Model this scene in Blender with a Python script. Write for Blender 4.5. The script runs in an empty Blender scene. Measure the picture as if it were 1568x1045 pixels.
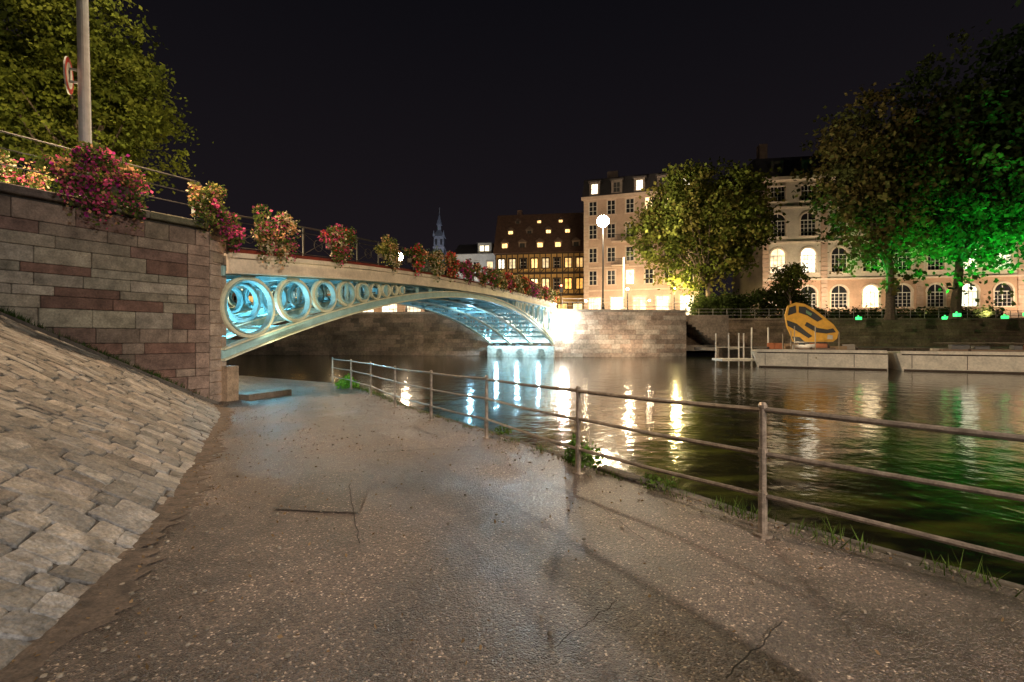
import bpy, math, random
import numpy as np
from mathutils import Vector
random.seed(7); rng=np.random.default_rng(7)
V=Vector
scene=bpy.context.scene
ZUP=V((0,0,1))

# ---------------------------------------------------------------- materials
def mat(name,base=(.5,.5,.5),rough=.7,metal=0,col=False,nscale=0,namt=.3,bump=0,bscale=None,emit=None,estr=0,spec=.5,coord='Object',nscale2=0,namt2=.3,stretch=None):
    m=bpy.data.materials.new(name); m.use_nodes=True
    nt=m.node_tree; N=nt.nodes; L=nt.links
    b=N['Principled BSDF']
    b.inputs['Roughness'].default_value=rough; b.inputs['Metallic'].default_value=metal
    b.inputs['Specular IOR Level'].default_value=spec
    rgb=N.new('ShaderNodeRGB'); rgb.outputs[0].default_value=(*base,1)
    out=rgb.outputs[0]
    def mul(a,bb,fac=1):
        x=N.new('ShaderNodeMix'); x.data_type='RGBA'; x.blend_type='MULTIPLY'; x.inputs[0].default_value=fac
        L.new(a,x.inputs[6]); L.new(bb,x.inputs[7]); return x.outputs[2]
    tc=N.new('ShaderNodeTexCoord'); cs=tc.outputs[coord]
    if stretch:
        mp=N.new('ShaderNodeMapping'); mp.inputs['Scale'].default_value=stretch; L.new(cs,mp.inputs[0]); cs=mp.outputs[0]
    if col:
        a=N.new('ShaderNodeAttribute'); a.attribute_name='Col'; out=mul(out,a.outputs['Color'])
    def nz(scale,amt,o):
        n=N.new('ShaderNodeTexNoise'); n.inputs['Scale'].default_value=scale; n.inputs['Detail'].default_value=6; n.inputs['Roughness'].default_value=.65
        L.new(cs,n.inputs['Vector'])
        r=N.new('ShaderNodeMapRange'); r.inputs['From Min'].default_value=.3; r.inputs['From Max'].default_value=.7
        r.inputs['To Min'].default_value=1-amt; r.inputs['To Max'].default_value=1+amt*.6
        L.new(n.outputs['Fac'],r.inputs['Value'])
        return mul(o,r.outputs[0])
    if nscale: out=nz(nscale,namt,out)
    if nscale2: out=nz(nscale2,namt2,out)
    L.new(out,b.inputs['Base Color'])
    if bump:
        n=N.new('ShaderNodeTexNoise'); n.inputs['Scale'].default_value=bscale or 12; n.inputs['Detail'].default_value=8
        L.new(cs,n.inputs['Vector'])
        bp=N.new('ShaderNodeBump'); bp.inputs['Strength'].default_value=1; bp.inputs['Distance'].default_value=bump
        L.new(n.outputs['Fac'],bp.inputs['Height']); L.new(bp.outputs[0],b.inputs['Normal'])
    if emit:
        if col:
            L.new(out,b.inputs['Emission Color'])
        else: b.inputs['Emission Color'].default_value=(*emit,1)
        b.inputs['Emission Strength'].default_value=estr
    return m

def leafmat(name,base):
    m=bpy.data.materials.new(name); m.use_nodes=True
    nt=m.node_tree;N=nt.nodes;L=nt.links
    N.remove(N['Principled BSDF']); out=N['Material Output']
    a=N.new('ShaderNodeAttribute'); a.attribute_name='Col'
    x=N.new('ShaderNodeMix'); x.data_type='RGBA'; x.blend_type='MULTIPLY'; x.inputs[0].default_value=1
    x.inputs[6].default_value=(*base,1); L.new(a.outputs['Color'],x.inputs[7])
    d=N.new('ShaderNodeBsdfDiffuse'); t=N.new('ShaderNodeBsdfTranslucent')
    L.new(x.outputs[2],d.inputs[0]); L.new(x.outputs[2],t.inputs[0])
    m1=N.new('ShaderNodeMixShader'); m1.inputs[0].default_value=.38; L.new(d.outputs[0],m1.inputs[1]); L.new(t.outputs[0],m1.inputs[2])
    L.new(m1.outputs[0],out.inputs[0])
    return m

# ---------------------------------------------------------------- mesh builder
class MB:
    def __init__(s): s.v=[];s.f=[];s.c=[];s.m=[]
    def face(s,pts,col=(1,1,1),m=0):
        i=len(s.v); s.v+= [tuple(p) for p in pts]; s.f.append(tuple(range(i,i+len(pts)))); s.c.append(col); s.m.append(m)
    def mesh(s,vs,fs,col=(1,1,1),m=0):
        i=len(s.v); s.v+=[tuple(p) for p in vs]
        for f in fs: s.f.append(tuple(i+k for k in f)); s.c.append(col); s.m.append(m)
    def obox(s,o,a,b,c,col=(1,1,1),m=0):
        o=V(o);a=V(a);b=V(b);c=V(c)
        vs=[o,o+a,o+a+b,o+b,o+c,o+a+c,o+a+b+c,o+b+c]
        s.mesh(vs,[(0,3,2,1),(4,5,6,7),(0,1,5,4),(1,2,6,5),(2,3,7,6),(3,0,4,7)],col,m)
    def box(s,x0,x1,y0,y1,z0,z1,col=(1,1,1),m=0): s.obox((x0,y0,z0),(x1-x0,0,0),(0,y1-y0,0),(0,0,z1-z0),col,m)
    def prism(s,poly,vec,col=(1,1,1),m=0):
        poly=[V(p) for p in poly]; vec=V(vec); n=len(poly)
        s.mesh(poly+[p+vec for p in poly],[tuple(range(n))[::-1],tuple(range(n,2*n))]+[(i,(i+1)%n,n+(i+1)%n,n+i) for i in range(n)],col,m)
    def tube(s,p0,p1,r0,r1=None,n=8,col=(1,1,1),m=0):
        p0=V(p0);p1=V(p1);r1=r0 if r1 is None else r1
        d=(p1-p0).normalized(); a=d.cross(V((0,0,1)) if abs(d.z)<.9 else V((1,0,0))).normalized(); b=d.cross(a)
        vs=[p0+(a*math.cos(2*math.pi*k/n)+b*math.sin(2*math.pi*k/n))*r0 for k in range(n)]+[p1+(a*math.cos(2*math.pi*k/n)+b*math.sin(2*math.pi*k/n))*r1 for k in range(n)]
        s.mesh(vs,[(k,(k+1)%n,n+(k+1)%n,n+k) for k in range(n)]+[tuple(range(n))[::-1],tuple(range(n,2*n))],col,m)
    def sphere(s,c,r,col=(1,1,1),m=0,n=10,sz=1):
        c=V(c); vs=[];fs=[]
        for i in range(n//2+1):
            th=math.pi*i/(n//2)
            for k in range(n):
                ph=2*math.pi*k/n; vs.append(c+V((math.sin(th)*math.cos(ph)*r,math.sin(th)*math.sin(ph)*r,math.cos(th)*r*sz)))
        for i in range(n//2):
            for k in range(n): fs.append((i*n+k,i*n+(k+1)%n,(i+1)*n+(k+1)%n,(i+1)*n+k))
        s.mesh(vs,fs,col,m)
    def ring(s,c,u,w,R,band,thick,n=28,col=(1,1,1),m=0):
        c=V(c);u=V(u);w=V(w);vs=[];fs=[]
        for k in range(n):
            a=2*math.pi*k/n; d=u*math.cos(a)+ZUP*math.sin(a)
            for rr,ww in ((R,-thick/2),(R,thick/2),(R-band,thick/2),(R-band,-thick/2)): vs.append(c+d*rr+w*ww)
        for k in range(n):
            for j in range(4):
                fs.append((k*4+j,k*4+(j+1)%4,((k+1)%n)*4+(j+1)%4,((k+1)%n)*4+j))
        s.mesh(vs,fs,col,m)
    def build(s,name,mats,parent=None,smooth=False,bevel=0):
        me=bpy.data.meshes.new(name); me.from_pydata(s.v,[],s.f)
        for mm in mats: me.materials.append(mm)
        me.polygons.foreach_set('material_index',s.m)
        ca=me.color_attributes.new('Col','FLOAT_COLOR','CORNER')
        arr=[]
        for f,c in zip(s.f,s.c): arr+= [c[0],c[1],c[2],1.0]*len(f)
        ca.data.foreach_set('color',arr)
        if smooth: me.polygons.foreach_set('use_smooth',[True]*len(s.f))
        me.update()
        ob=bpy.data.objects.new(name,me); scene.collection.objects.link(ob)
        if parent: ob.parent=parent
        if bevel:
            b=ob.modifiers.new('bevel','BEVEL'); b.width=bevel; b.segments=1; b.limit_method='ANGLE'
        return ob
def empty(name):
    e=bpy.data.objects.new(name,None); scene.collection.objects.link(e); e.empty_display_size=.5; return e
def leafmesh(name,C,size,cols,material,parent=None,flat=0.0,aspect=.6):
    C=np.asarray(C);n=len(C)
    a=rng.normal(size=(n,3)); a/=np.linalg.norm(a,axis=1)[:,None]
    b=rng.normal(size=(n,3)); b-= (b*a).sum(1)[:,None]*a; b/=np.linalg.norm(b,axis=1)[:,None]
    sz=(np.asarray(size)*rng.uniform(.6,1.3,n))[:,None]
    vs=np.empty((n,4,3)); vs[:,0]=C-a*sz*.5; vs[:,1]=C+b*sz*aspect*.5; vs[:,2]=C+a*sz*.5; vs[:,3]=C-b*sz*aspect*.5
    me=bpy.data.meshes.new(name)
    me.vertices.add(4*n); me.vertices.foreach_set('co',vs.ravel())
    me.loops.add(4*n); me.loops.foreach_set('vertex_index',np.arange(4*n))
    me.polygons.add(n); me.polygons.foreach_set('loop_start',np.arange(0,4*n,4)); me.polygons.foreach_set('loop_total',np.full(n,4))
    me.materials.append(material)
    ca=me.color_attributes.new('Col','FLOAT_COLOR','CORNER')
    cc=np.ones((n,4,4)); cc[:,:,:3]=np.asarray(cols)[:,None,:]
    ca.data.foreach_set('color',cc.ravel())
    me.update(calc_edges=True); me.validate()
    ob=bpy.data.objects.new(name,me); scene.collection.objects.link(ob)
    if parent: ob.parent=parent
    return ob
def light(name,loc,power,color,radius=.15,kind='POINT',target=None,size=90,blend=.5,parent=None):
    l=bpy.data.lights.new(name,kind); l.energy=power; l.color=color
    l.shadow_soft_size=radius
    if kind=='SPOT': l.spot_size=math.radians(size); l.spot_blend=blend
    o=bpy.data.objects.new(name,l); scene.collection.objects.link(o); o.location=loc
    if target: o.rotation_euler=(V(target)-V(loc)).to_track_quat('-Z','Y').to_euler()
    if parent: o.parent=parent
    return o

# ---------------------------------------------------------------- material set
M_stone=mat('sandstone',(1.05,1.02,.97),.85,col=True,nscale=3.5,namt=.5,bump=.03,bscale=16,nscale2=30,namt2=.35)
M_cobble=mat('slope_stone',(.92,.92,.92),.6,col=True,nscale=5,namt=.65,bump=.045,bscale=17,nscale2=45,namt2=.5)
M_dirt=mat('mortar_dirt',(.04,.035,.03),.95,nscale=6,namt=.5,bump=.03,bscale=25)
M_quay=mat('quay_stone',(1,1,1),.85,col=True,nscale=.6,namt=.5,bump=.03,bscale=4,nscale2=5,namt2=.4)
M_metal=mat('rail_iron',(.30,.26,.22),.36,.6,nscale=12,namt=.5,nscale2=60,namt2=.3,bump=.002,bscale=60)
M_dark=mat('dark_iron',(.03,.03,.032),.45,.5)
M_cream=mat('cream_paint',(.70,.71,.55),.45,nscale=3,namt=.2,nscale2=25,namt2=.12)
M_teal=mat('teal_paint',(.34,.56,.60),.5,nscale=3,namt=.2,nscale2=20,namt2=.12)
M_fascia=mat('fascia_paint',(.76,.66,.54),.45,nscale=1.5,namt=.25,nscale2=14,namt2=.15)
M_wall=mat('facade_plaster',(1,1,1),.85,col=True,nscale=.5,namt=.22,nscale2=6,namt2=.15,bump=.01,bscale=6)
M_trim=mat('facade_trim',(1,1,1),.8,col=True,nscale=2,namt=.2)
M_glass=mat('window_glass',(.02,.02,.025),.12,nscale=1,namt=.3)
M_lit=mat('lit_window',(1,1,1),.5,col=True,nscale=1.1,namt=.7,emit=(1,1,1),estr=3.0)
M_frame=mat('window_frame',(.6,.58,.52),.6)
M_slate=mat('roof_slate',(1,1,1),.7,col=True,nscale=2,namt=.4,nscale2=14,namt2=.35,bump=.02,bscale=12)
M_bark=mat('bark',(.09,.065,.045),.9,nscale=6,namt=.5,bump=.05,bscale=8)
M_leaf=leafmat('foliage',(1,1,1))
M_white=mat('white_paint',(.85,.78,.68),.5,nscale=1.2,namt=.25,nscale2=9,namt2=.2)
M_lampglow=mat('lamp_glow',(1,.9,.7),.4,emit=(1,.80,.52),estr=200)
M_lampglow2=mat('flood_glow',(.9,.95,1),.4,emit=(1,.93,.8),estr=260)
M_greenglow=mat('green_glow',(.1,1,.3),.4,emit=(.05,1,.2),estr=2)
M_col=mat('painted',(1,1,1),.5,col=True,nscale=4,namt=.2)
M_ground=mat('ground_soil',(.06,.055,.045),.95,nscale=.4,namt=.5,bump=.03,bscale=5)
M_pave=mat('quay_paving',(.16,.14,.12),.85,nscale=.8,namt=.3,bump=.02,bscale=6)

def asphalt(name,base=(.066,.053,.046)):
    m=bpy.data.materials.new(name); m.use_nodes=True
    nt=m.node_tree;N=nt.nodes;L=nt.links;b=N['Principled BSDF']
    tc=N.new('ShaderNodeTexCoord')
    v=N.new('ShaderNodeTexVoronoi'); v.inputs['Scale'].default_value=100; L.new(tc.outputs['Object'],v.inputs['Vector'])
    v2=N.new('ShaderNodeTexVoronoi'); v2.inputs['Scale'].default_value=42; L.new(tc.outputs['Object'],v2.inputs['Vector'])
    n=N.new('ShaderNodeTexNoise'); n.inputs['Scale'].default_value=.9; n.inputs['Detail'].default_value=9; n.inputs['Roughness'].default_value=.65; L.new(tc.outputs['Object'],n.inputs['Vector'])
    n2=N.new('ShaderNodeTexNoise'); n2.inputs['Scale'].default_value=130; n2.inputs['Detail'].default_value=3; L.new(tc.outputs['Object'],n2.inputs['Vector'])
    sep=N.new('ShaderNodeSeparateColor'); L.new(v.outputs['Color'],sep.inputs[0])
    cr=N.new('ShaderNodeValToRGB'); e=cr.color_ramp.elements
    e[0].position=0;e[0].color=(base[0]*.3,base[1]*.3,base[2]*.3,1); e[1].position=1;e[1].color=(.42,.35,.28,1)
    k=cr.color_ramp.elements.new(.62);k.color=(*base,1); k=cr.color_ramp.elements.new(.94);k.color=(base[0]*1.7,base[1]*1.6,base[2]*1.5,1)
    L.new(sep.outputs[0],cr.inputs[0])
    mr=N.new('ShaderNodeMapRange'); mr.inputs['From Min'].default_value=.36; mr.inputs['From Max'].default_value=.64; mr.inputs['To Min'].default_value=.38; mr.inputs['To Max'].default_value=1.6
    L.new(n.outputs['Fac'],mr.inputs['Value'])
    mx=N.new('ShaderNodeMix'); mx.data_type='RGBA'; mx.blend_type='MULTIPLY'; mx.inputs[0].default_value=1
    L.new(cr.outputs[0],mx.inputs[6]); L.new(mr.outputs[0],mx.inputs[7]); L.new(mx.outputs[2],b.inputs['Base Color'])
    r2=N.new('ShaderNodeMapRange'); r2.inputs['From Min'].default_value=.35; r2.inputs['From Max'].default_value=.65; r2.inputs['To Min'].default_value=.28; r2.inputs['To Max'].default_value=.55
    L.new(n.outputs['Fac'],r2.inputs['Value']); L.new(r2.outputs[0],b.inputs['Roughness'])
    s=N.new('ShaderNodeMath'); s.operation='SUBTRACT'; L.new(n2.outputs['Fac'],s.inputs[0]); L.new(v.outputs['Distance'],s.inputs[1])
    s2=N.new('ShaderNodeMath'); s2.operation='SUBTRACT'; L.new(s.outputs[0],s2.inputs[0]); L.new(v2.outputs['Distance'],s2.inputs[1])
    bp=N.new('ShaderNodeBump'); bp.inputs['Strength'].default_value=1; bp.inputs['Distance'].default_value=.010
    L.new(s2.outputs[0],bp.inputs['Height']); L.new(bp.outputs[0],b.inputs['Normal'])
    return m
M_asph=asphalt('path_asphalt')
M_patch=asphalt('patch_asphalt',(.036,.032,.03))

def water():
    m=bpy.data.materials.new('river_water'); m.use_nodes=True
    nt=m.node_tree;N=nt.nodes;L=nt.links;b=N['Principled BSDF']
    tc=N.new('ShaderNodeTexCoord')
    n=N.new('ShaderNodeTexNoise'); n.inputs['Scale'].default_value=1.1; n.inputs['Detail'].default_value=3; L.new(tc.outputs['Object'],n.inputs['Vector'])
    n3=N.new('ShaderNodeTexNoise'); n3.inputs['Scale'].default_value=5; n3.inputs['Detail'].default_value=2; L.new(tc.outputs['Object'],n3.inputs['Vector'])
    n2=N.new('ShaderNodeTexNoise'); n2.inputs['Scale'].default_value=1.3; n2.inputs['Detail'].default_value=5
    mp=N.new('ShaderNodeMapping'); mp.inputs['Rotation'].default_value=(0,0,.5); mp.inputs['Scale'].default_value=(.6,1.6,1); L.new(tc.outputs['Object'],mp.inputs[0]); L.new(mp.outputs[0],n2.inputs['Vector'])
    cr=N.new('ShaderNodeValToRGB'); e=cr.color_ramp.elements
    e[0].position=.47;e[0].color=(.004,.004,.004,1); e[1].position=.7;e[1].color=(.04,.05,.01,1)
    L.new(n2.outputs['Fac'],cr.inputs[0]); L.new(cr.outputs[0],b.inputs['Base Color'])
    b.inputs['Roughness'].default_value=.105; b.inputs['IOR'].default_value=1.9
    ad=N.new('ShaderNodeMath'); ad.operation='MULTIPLY_ADD'; L.new(n3.outputs['Fac'],ad.inputs[0]); ad.inputs[1].default_value=.22; L.new(n.outputs['Fac'],ad.inputs[2])
    bp=N.new('ShaderNodeBump'); bp.inputs['Strength'].default_value=1; bp.inputs['Distance'].default_value=.028
    L.new(ad.outputs[0],bp.inputs['Height']); L.new(bp.outputs[0],b.inputs['Normal'])
    return m
M_water=water()

# ---------------------------------------------------------------- ground, water, banks
g=MB(); g.face([(-900,-900,-1.5),(900,-900,-1.5),(900,900,-1.5),(-900,900,-1.5)]); g.build('ground',[M_ground])
w=MB(); w.face([(-400,-60,0),(400,-60,0),(400,60,0),(-400,60,0)]); w.build('river_water',[M_water])

POST=[(5.6,-.9),(3.75,1.45),(1.94,3.52),(.78,5.36),(-.42,7.5),(-1.65,9.29),(-2.88,11.2),(-4.25,13.7),(-5.55,15.7),(-6.9,17.5)]
def pz(y):
    return float(np.interp(y,[-20,0,3.5,5.4,9.3,14,20,60],[.45,.42,.38,.31,.23,.17,.15,.15]))
RE=[(14,-11),(5.9,-.8),(4.05,1.6),(2.2,3.72),(1.02,5.55),(-.2,7.65),(-1.43,9.5),(-2.66,11.4),(-4.05,13.9),(-5.4,16),(-6.9,17.8),(-10,19.8),(-16,23.5),(-40,35)]
LE=[(-1.2,-11),(-2.0,-1),(-2.1,1),(-2.35,2.4),(-3.0,3.9),(-3.6,5),(-4.3,6.3),(-5.1,7.7),(-5.8,9),(-6.5,10.2),(-7.95,12.1),(-10,14),(-16,16.5),(-42,22)]
pm=MB()
def lerp(a,b,t): return a+(b-a)*t
for i in range(len(RE)-1):
    r0,r1,l0,l1=RE[i],RE[i+1],LE[i],LE[i+1]
    K=6
    for k in range(K):
        a,b=k/K,(k+1)/K
        q=[(lerp(l0[0],r0[0],a),lerp(l0[1],r0[1],a)),(lerp(l0[0],r0[0],b),lerp(l0[1],r0[1],b)),(lerp(l1[0],r1[0],b),lerp(l1[1],r1[1],b)),(lerp(l1[0],r1[0],a),lerp(l1[1],r1[1],a))]
        pm.face([(x,y,pz(y)) for x,y in q])
pm.build('towpath',[M_asph])
kb=MB()
for i in range(len(RE)-1):
    a=V((*RE[i],0));b=V((*RE[i+1],0)); L_=(b-a).length; n=max(1,int(L_/1.1)); d=(b-a)/n; p=d.normalized().cross(ZUP)*1
    for k in range(n):
        s=a+d*k; z=pz(s.y)
        c=random.uniform(.05,.1)
        kb.obox(s+p*(-.02)+V((0,0,-1.2)),d*.985,p*.16,(0,0,1.2+z-.012+random.uniform(-.012,.008)),(c,c*.92,c*.8))
kb.build('quay_kerb',[M_stone],bevel=.015)
pt=MB()
def flatgrid(mb,c0,c1,c2,c3,dz,n=8):
    for i in range(n):
        for j in range(n):
            def P_(a,b):
                x=lerp(lerp(c0[0],c1[0],a),lerp(c3[0],c2[0],a),b); y=lerp(lerp(c0[1],c1[1],a),lerp(c3[1],c2[1],a),b); return (x,y,pz(y)+dz)
            mb.face([P_(i/n,j/n),P_((i+1)/n,j/n),P_((i+1)/n,(j+1)/n),P_(i/n,(j+1)/n)])
flatgrid(pt,(-2.15,4.1),(-1.35,4.0),(-1.6,5.3),(-2.5,5.5),.009)
pt.build('asphalt_patch',[M_patch])
jt=MB()
def line(p,q,wd=.008,n=14):
    p=V((*p,0));q=V((*q,0));d=(q-p).normalized().cross(ZUP)*wd
    prevo=0
    for k in range(n):
        a=p.lerp(q,k/n);b=p.lerp(q,(k+1)/n); o=random.uniform(-.012,.012)
        aa=a+d.normalized()*prevo; bb=b+d.normalized()*o; prevo=o
        jt.face([(v.x,v.y,pz(v.y)+.013) for v in (aa-d,bb-d,bb+d,aa+d)])
line((-1.12,3.35),(-1.75,4.9),.004); line((.94,2.0),(1.43,2.4),.004); line((.6,2.6),(.2,2.2),.003); line((-1.9,6.4),(-.3,6.9),.006); line((1.0,3.4),(.75,4.3),.003)
jt.build('path_joint',[mat('joint_tar',(.012,.011,.01),.8)])
ds=MB(); r=random.Random(5)
prev=None
for i in range(1,10):
    for k in range(24):
        t=k/24; x=lerp(LE[i][0],LE[i+1][0],t); y=lerp(LE[i][1],LE[i+1][1],t)
        wdt=.16+.05*math.sin(y*3.1)+r.uniform(-.06,.06)+.03*math.sin(y*11)
        cur=(x,y,wdt)
        if prev:
            a,b=prev,cur
            ds.face([(a[0]-.1,a[1]-.05,pz(a[1])+.03),(b[0]-.1,b[1]-.05,pz(b[1])+.03),(b[0]+b[2],b[1]+b[2]*.5,pz(b[1]+b[2]*.5)+.004),(a[0]+a[2],a[1]+a[2]*.5,pz(a[1]+a[2]*.5)+.004)])
        prev=cur
ds.build('soil_strip',[mat('foot_soil',(.075,.057,.043),.95,nscale=9,namt=.7,bump=.02,bscale=40,nscale2=60,namt2=.6)])
C=[];cl=[]
peb=MB()
for i in range(3200):
    j=random.uniform(0,9); i0=int(j)+1; t=j-int(j)
    if i0+1>=len(RE)-2: continue
    rx,ry=lerp(RE[i0][0],RE[i0+1][0],t),lerp(RE[i0][1],RE[i0+1][1],t); lx,ly=lerp(LE[i0][0],LE[i0+1][0],t),lerp(LE[i0][1],LE[i0+1][1],t)
    s=random.random(); s=s**4 if random.random()<.7 else 1-s**3*.15
    x,y=lerp(lx,rx,s),lerp(ly,ry,s); k=random.uniform(.5,1.4)
    if i%2: C.append((x,y,pz(y)+.012)); cl.append((.16*k,.11*k,.06*k))
    else:
        q=random.uniform(.006,.018); peb.sphere((x,y,pz(y)+q*.4),q,(.16*k,.145*k,.12*k),n=6,sz=.6)
leafmesh('leaf_litter',C,.03,cl,M_leaf)
peb.build('loose_gravel',[M_stone])

# ---------------------------------------------------------------- stone slope
fd=V((-.484,.875,0)).normalized(); fu=V((-.875,-.484,0)).normalized()
LEy=[p[1] for p in LE[:11]];LEx=[p[0] for p in LE[:11]]
def slope_pt(s,v,dz=0):
    y=3.9+fd.y*s
    x=float(np.interp(y,LEy,LEx)) 
    off=V((fu.x*v,fu.y*v,0))
    z=pz(y)+v*.60+.04*math.sin(s*1.3+v*.9)*math.sin(v*1.7-s*.6)*min(1,max(v,0))
    return V((x,y,0))+off+V((0,0,z+dz))
Q=V((-7.99,12,0)); wd=V((-.54,-.84,0)).normalized(); wn=V((.84,-.54,0)).normalized()
def infront(p,eps=0): return (V((p.x,p.y,0))-Q).dot(wn)>eps
sm=MB(); bk=MB()
S0,S1=-7,9.6
rows=[S0]; 
while rows[-1]<S1: rows.append(rows[-1]+random.uniform(.13,.27))
vmax=9
def wob(s,v): return .06*math.sin(v*2.1+s*.7)+.025*math.sin(v*5.3+s*2)
for i in range(len(rows)-1):
    s0,s1=rows[i],rows[i+1]
    v=-random.uniform(0,.3)
    while v<vmax:
        w_=random.choice([random.uniform(.14,.26),random.uniform(.24,.5)])
        j=.018
        q=[(s0+.003+random.uniform(-j,j),v+.003+random.uniform(-.015,.015)),(s0+.003+random.uniform(-j,j),v+w_-.003+random.uniform(-.012,.006)),(s1-.003+random.uniform(-j,j),v+w_-.003+random.uniform(-.02,.01)),(s1-.003+random.uniform(-j,j),v+.003+random.uniform(-.01,.02))]
        cs,cv=sum(a for a,b in q)/4,v+w_/2
        if cv>-.05 and infront(slope_pt(cs,cv),.22):
            o=[]
            for k in range(4):
                p,nx,pv=q[k],q[(k+1)%4],q[k-1]
                f1,f2=random.uniform(.03,.14),random.uniform(.03,.14)
                o.append((lerp(p[0],pv[0],f1),lerp(p[1],pv[1],f1))); o.append((lerp(p[0],nx[0],f2),lerp(p[1],nx[1],f2)))
            o=[(a+wob(a,b),b) for a,b in o]; cs+=wob(cs,cv)
            h=random.uniform(.0,.014)
            tx,ty=random.uniform(-.05,.05),random.uniform(-.04,.04)
            bot=[slope_pt(a,b,-.06) for a,b in o]
            mid=[slope_pt(a,b,h+tx*(a-cs)+ty*(b-cv)-random.uniform(.006,.014)) for a,b in o]
            ins=random.uniform(.06,.12)
            top=[slope_pt(a+(cs-a)*ins,b+(cv-b)*ins,h+tx*(a-cs)+ty*(b-cv)+random.uniform(-.003,.003)) for a,b in o]
            ctr=slope_pt(cs+random.uniform(-.03,.03),cv+random.uniform(-.04,.04),h+random.uniform(-.005,.004))
            k=random.uniform(.45,1.2); tint=random.choice([(.23,.225,.21),(.235,.23,.22),(.26,.245,.22),(.21,.21,.205),(.22,.2,.18)])
            c=tuple(x*k for x in tint)
            fs=[]
            for m_ in range(8):
                n_=(m_+1)%8; fs+=[(m_,n_,8+n_,8+m_),(8+m_,8+n_,16+n_,16+m_),(16+m_,16+n_,24)]
            sm.mesh(bot+mid+top+[ctr],fs,c)
        v+=w_
sm.build('cobble_slope',[M_cobble])
n1,n2=60,30
for i in range(n1):
    for j in range(n2):
        a=lerp(S0,S1,i/n1);b=lerp(S0,S1,(i+1)/n1);c=vmax*j/n2;d=vmax*(j+1)/n2
        if infront(slope_pt((a+b)/2,(c+d)/2),-.5):
            bk.face([slope_pt(a,c,-.018),slope_pt(a,d,-.018),slope_pt(b,d,-.018),slope_pt(b,c,-.018)])
bk.build('slope_bedding',[M_dirt])
cp=MB()
t=-.1
def wall_slope_z(p):
    v=np.linspace(0,12,241); yy=p.y-fu.y*v; xx=np.interp(yy,LEy,LEx)+fu.x*v
    k=int(np.argmin(abs(xx-p.x))); return pz(yy[k])+v[k]*.6
while t<10.5:
    l=random.uniform(.55,.95)
    a=Q+wd*t; b=Q+wd*(t+l-.015)
    za=wall_slope_z(a+wn*.14)+.05; zb=wall_slope_z(b+wn*.14)+.05
    o=wn*.34; dn=V((0,0,-.16)); k=random.uniform(.8,1.2); c=(.11*k,.1*k,.09*k)
    A_=a+V((0,0,za));B_=b+V((0,0,zb))
    vs=[A_,B_,B_+o,A_+o,A_+dn,B_+dn,B_+o+dn,A_+o+dn]
    cp.mesh(vs,[(0,1,2,3),(4,7,6,5),(0,4,5,1),(1,5,6,2),(2,6,7,3),(3,7,4,0)],c)
    t+=l
cp.build('slope_coping',[M_stone],bevel=.015)

# ---------------------------------------------------------------- retaining wall (left)
wl=MB()
def stonecol(z,t):
    if z>3.7: ch=[(.25,.21,.17),(.23,.19,.16),(.2,.13,.115),(.27,.24,.2),(.22,.17,.145)]
    elif z>2.0: ch=[(.35,.33,.27),(.33,.30,.25),(.35,.33,.28),(.32,.29,.24),(.36,.33,.29),(.2,.12,.10)]
    else: ch=[(.24,.17,.14),(.2,.12,.10),(.22,.15,.13),(.25,.2,.17)] if t<2.3 else [(.28,.26,.21),(.25,.22,.18),(.21,.14,.12),(.29,.26,.21)]
    c=random.choice(ch);k=random.uniform(.72,1.12); return tuple(x*k for x in c)
z=-.3
while z<4.72:
    h=random.choice([.2,.26,.3,.34,.4]); h=min(h,4.78-z)
    t=.32 if int(z*10)%2 else .5
    k=random.uniform(.85,1.15)
    qc=(.28*k,.21*k,.18*k)
    wl.obox(Q+wn*.03+V((0,0,z)),wd*(t-.008),-wn*.6,(0,0,h-.008),qc)
    while t<13:
        l=random.uniform(.4,1.3)
        wl.obox(Q+wd*t+wn*random.uniform(-.012,.012)+V((0,0,z)),wd*(l-.009),-wn*.4,(0,0,h-.009),stonecol(z,t))
        t+=l
    z+=h
wl.build('retaining_wall',[M_stone],bevel=.012)
wb=MB(); wb.obox(Q-wn*.04+wd*.05+V((0,0,-.5)),wd*13,-wn*.3,(0,0,5.25),(1,1,1))
wb.build('wall_core',[M_dirt])
cpn=MB(); t=-.1
while t<13:
    l=random.uniform(1.0,1.6)
    cpn.obox(Q+wd*t+wn*.1+V((0,0,4.78)),wd*(l-.012),-wn*.62,(0,0,.17),tuple(x*random.uniform(.8,1.1) for x in (.12,.11,.1))); t+=l
cpn.build('wall_coping',[M_stone],bevel=.02)
tr=MB()
tp=[Q-wn*.4+V((0,0,4.62)),Q+wd*13-wn*.4+V((0,0,4.62)),V((-70,0,4.62)),V((-70,45,4.62)),V((-25,24,4.62)),V((-14.8,15.2,4.62)),V((-8.2,12.7,4.62))]
tr.prism(tp[::-1],(0,0,-.4)); tr.build('terrace_ground',[M_pave])

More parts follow.
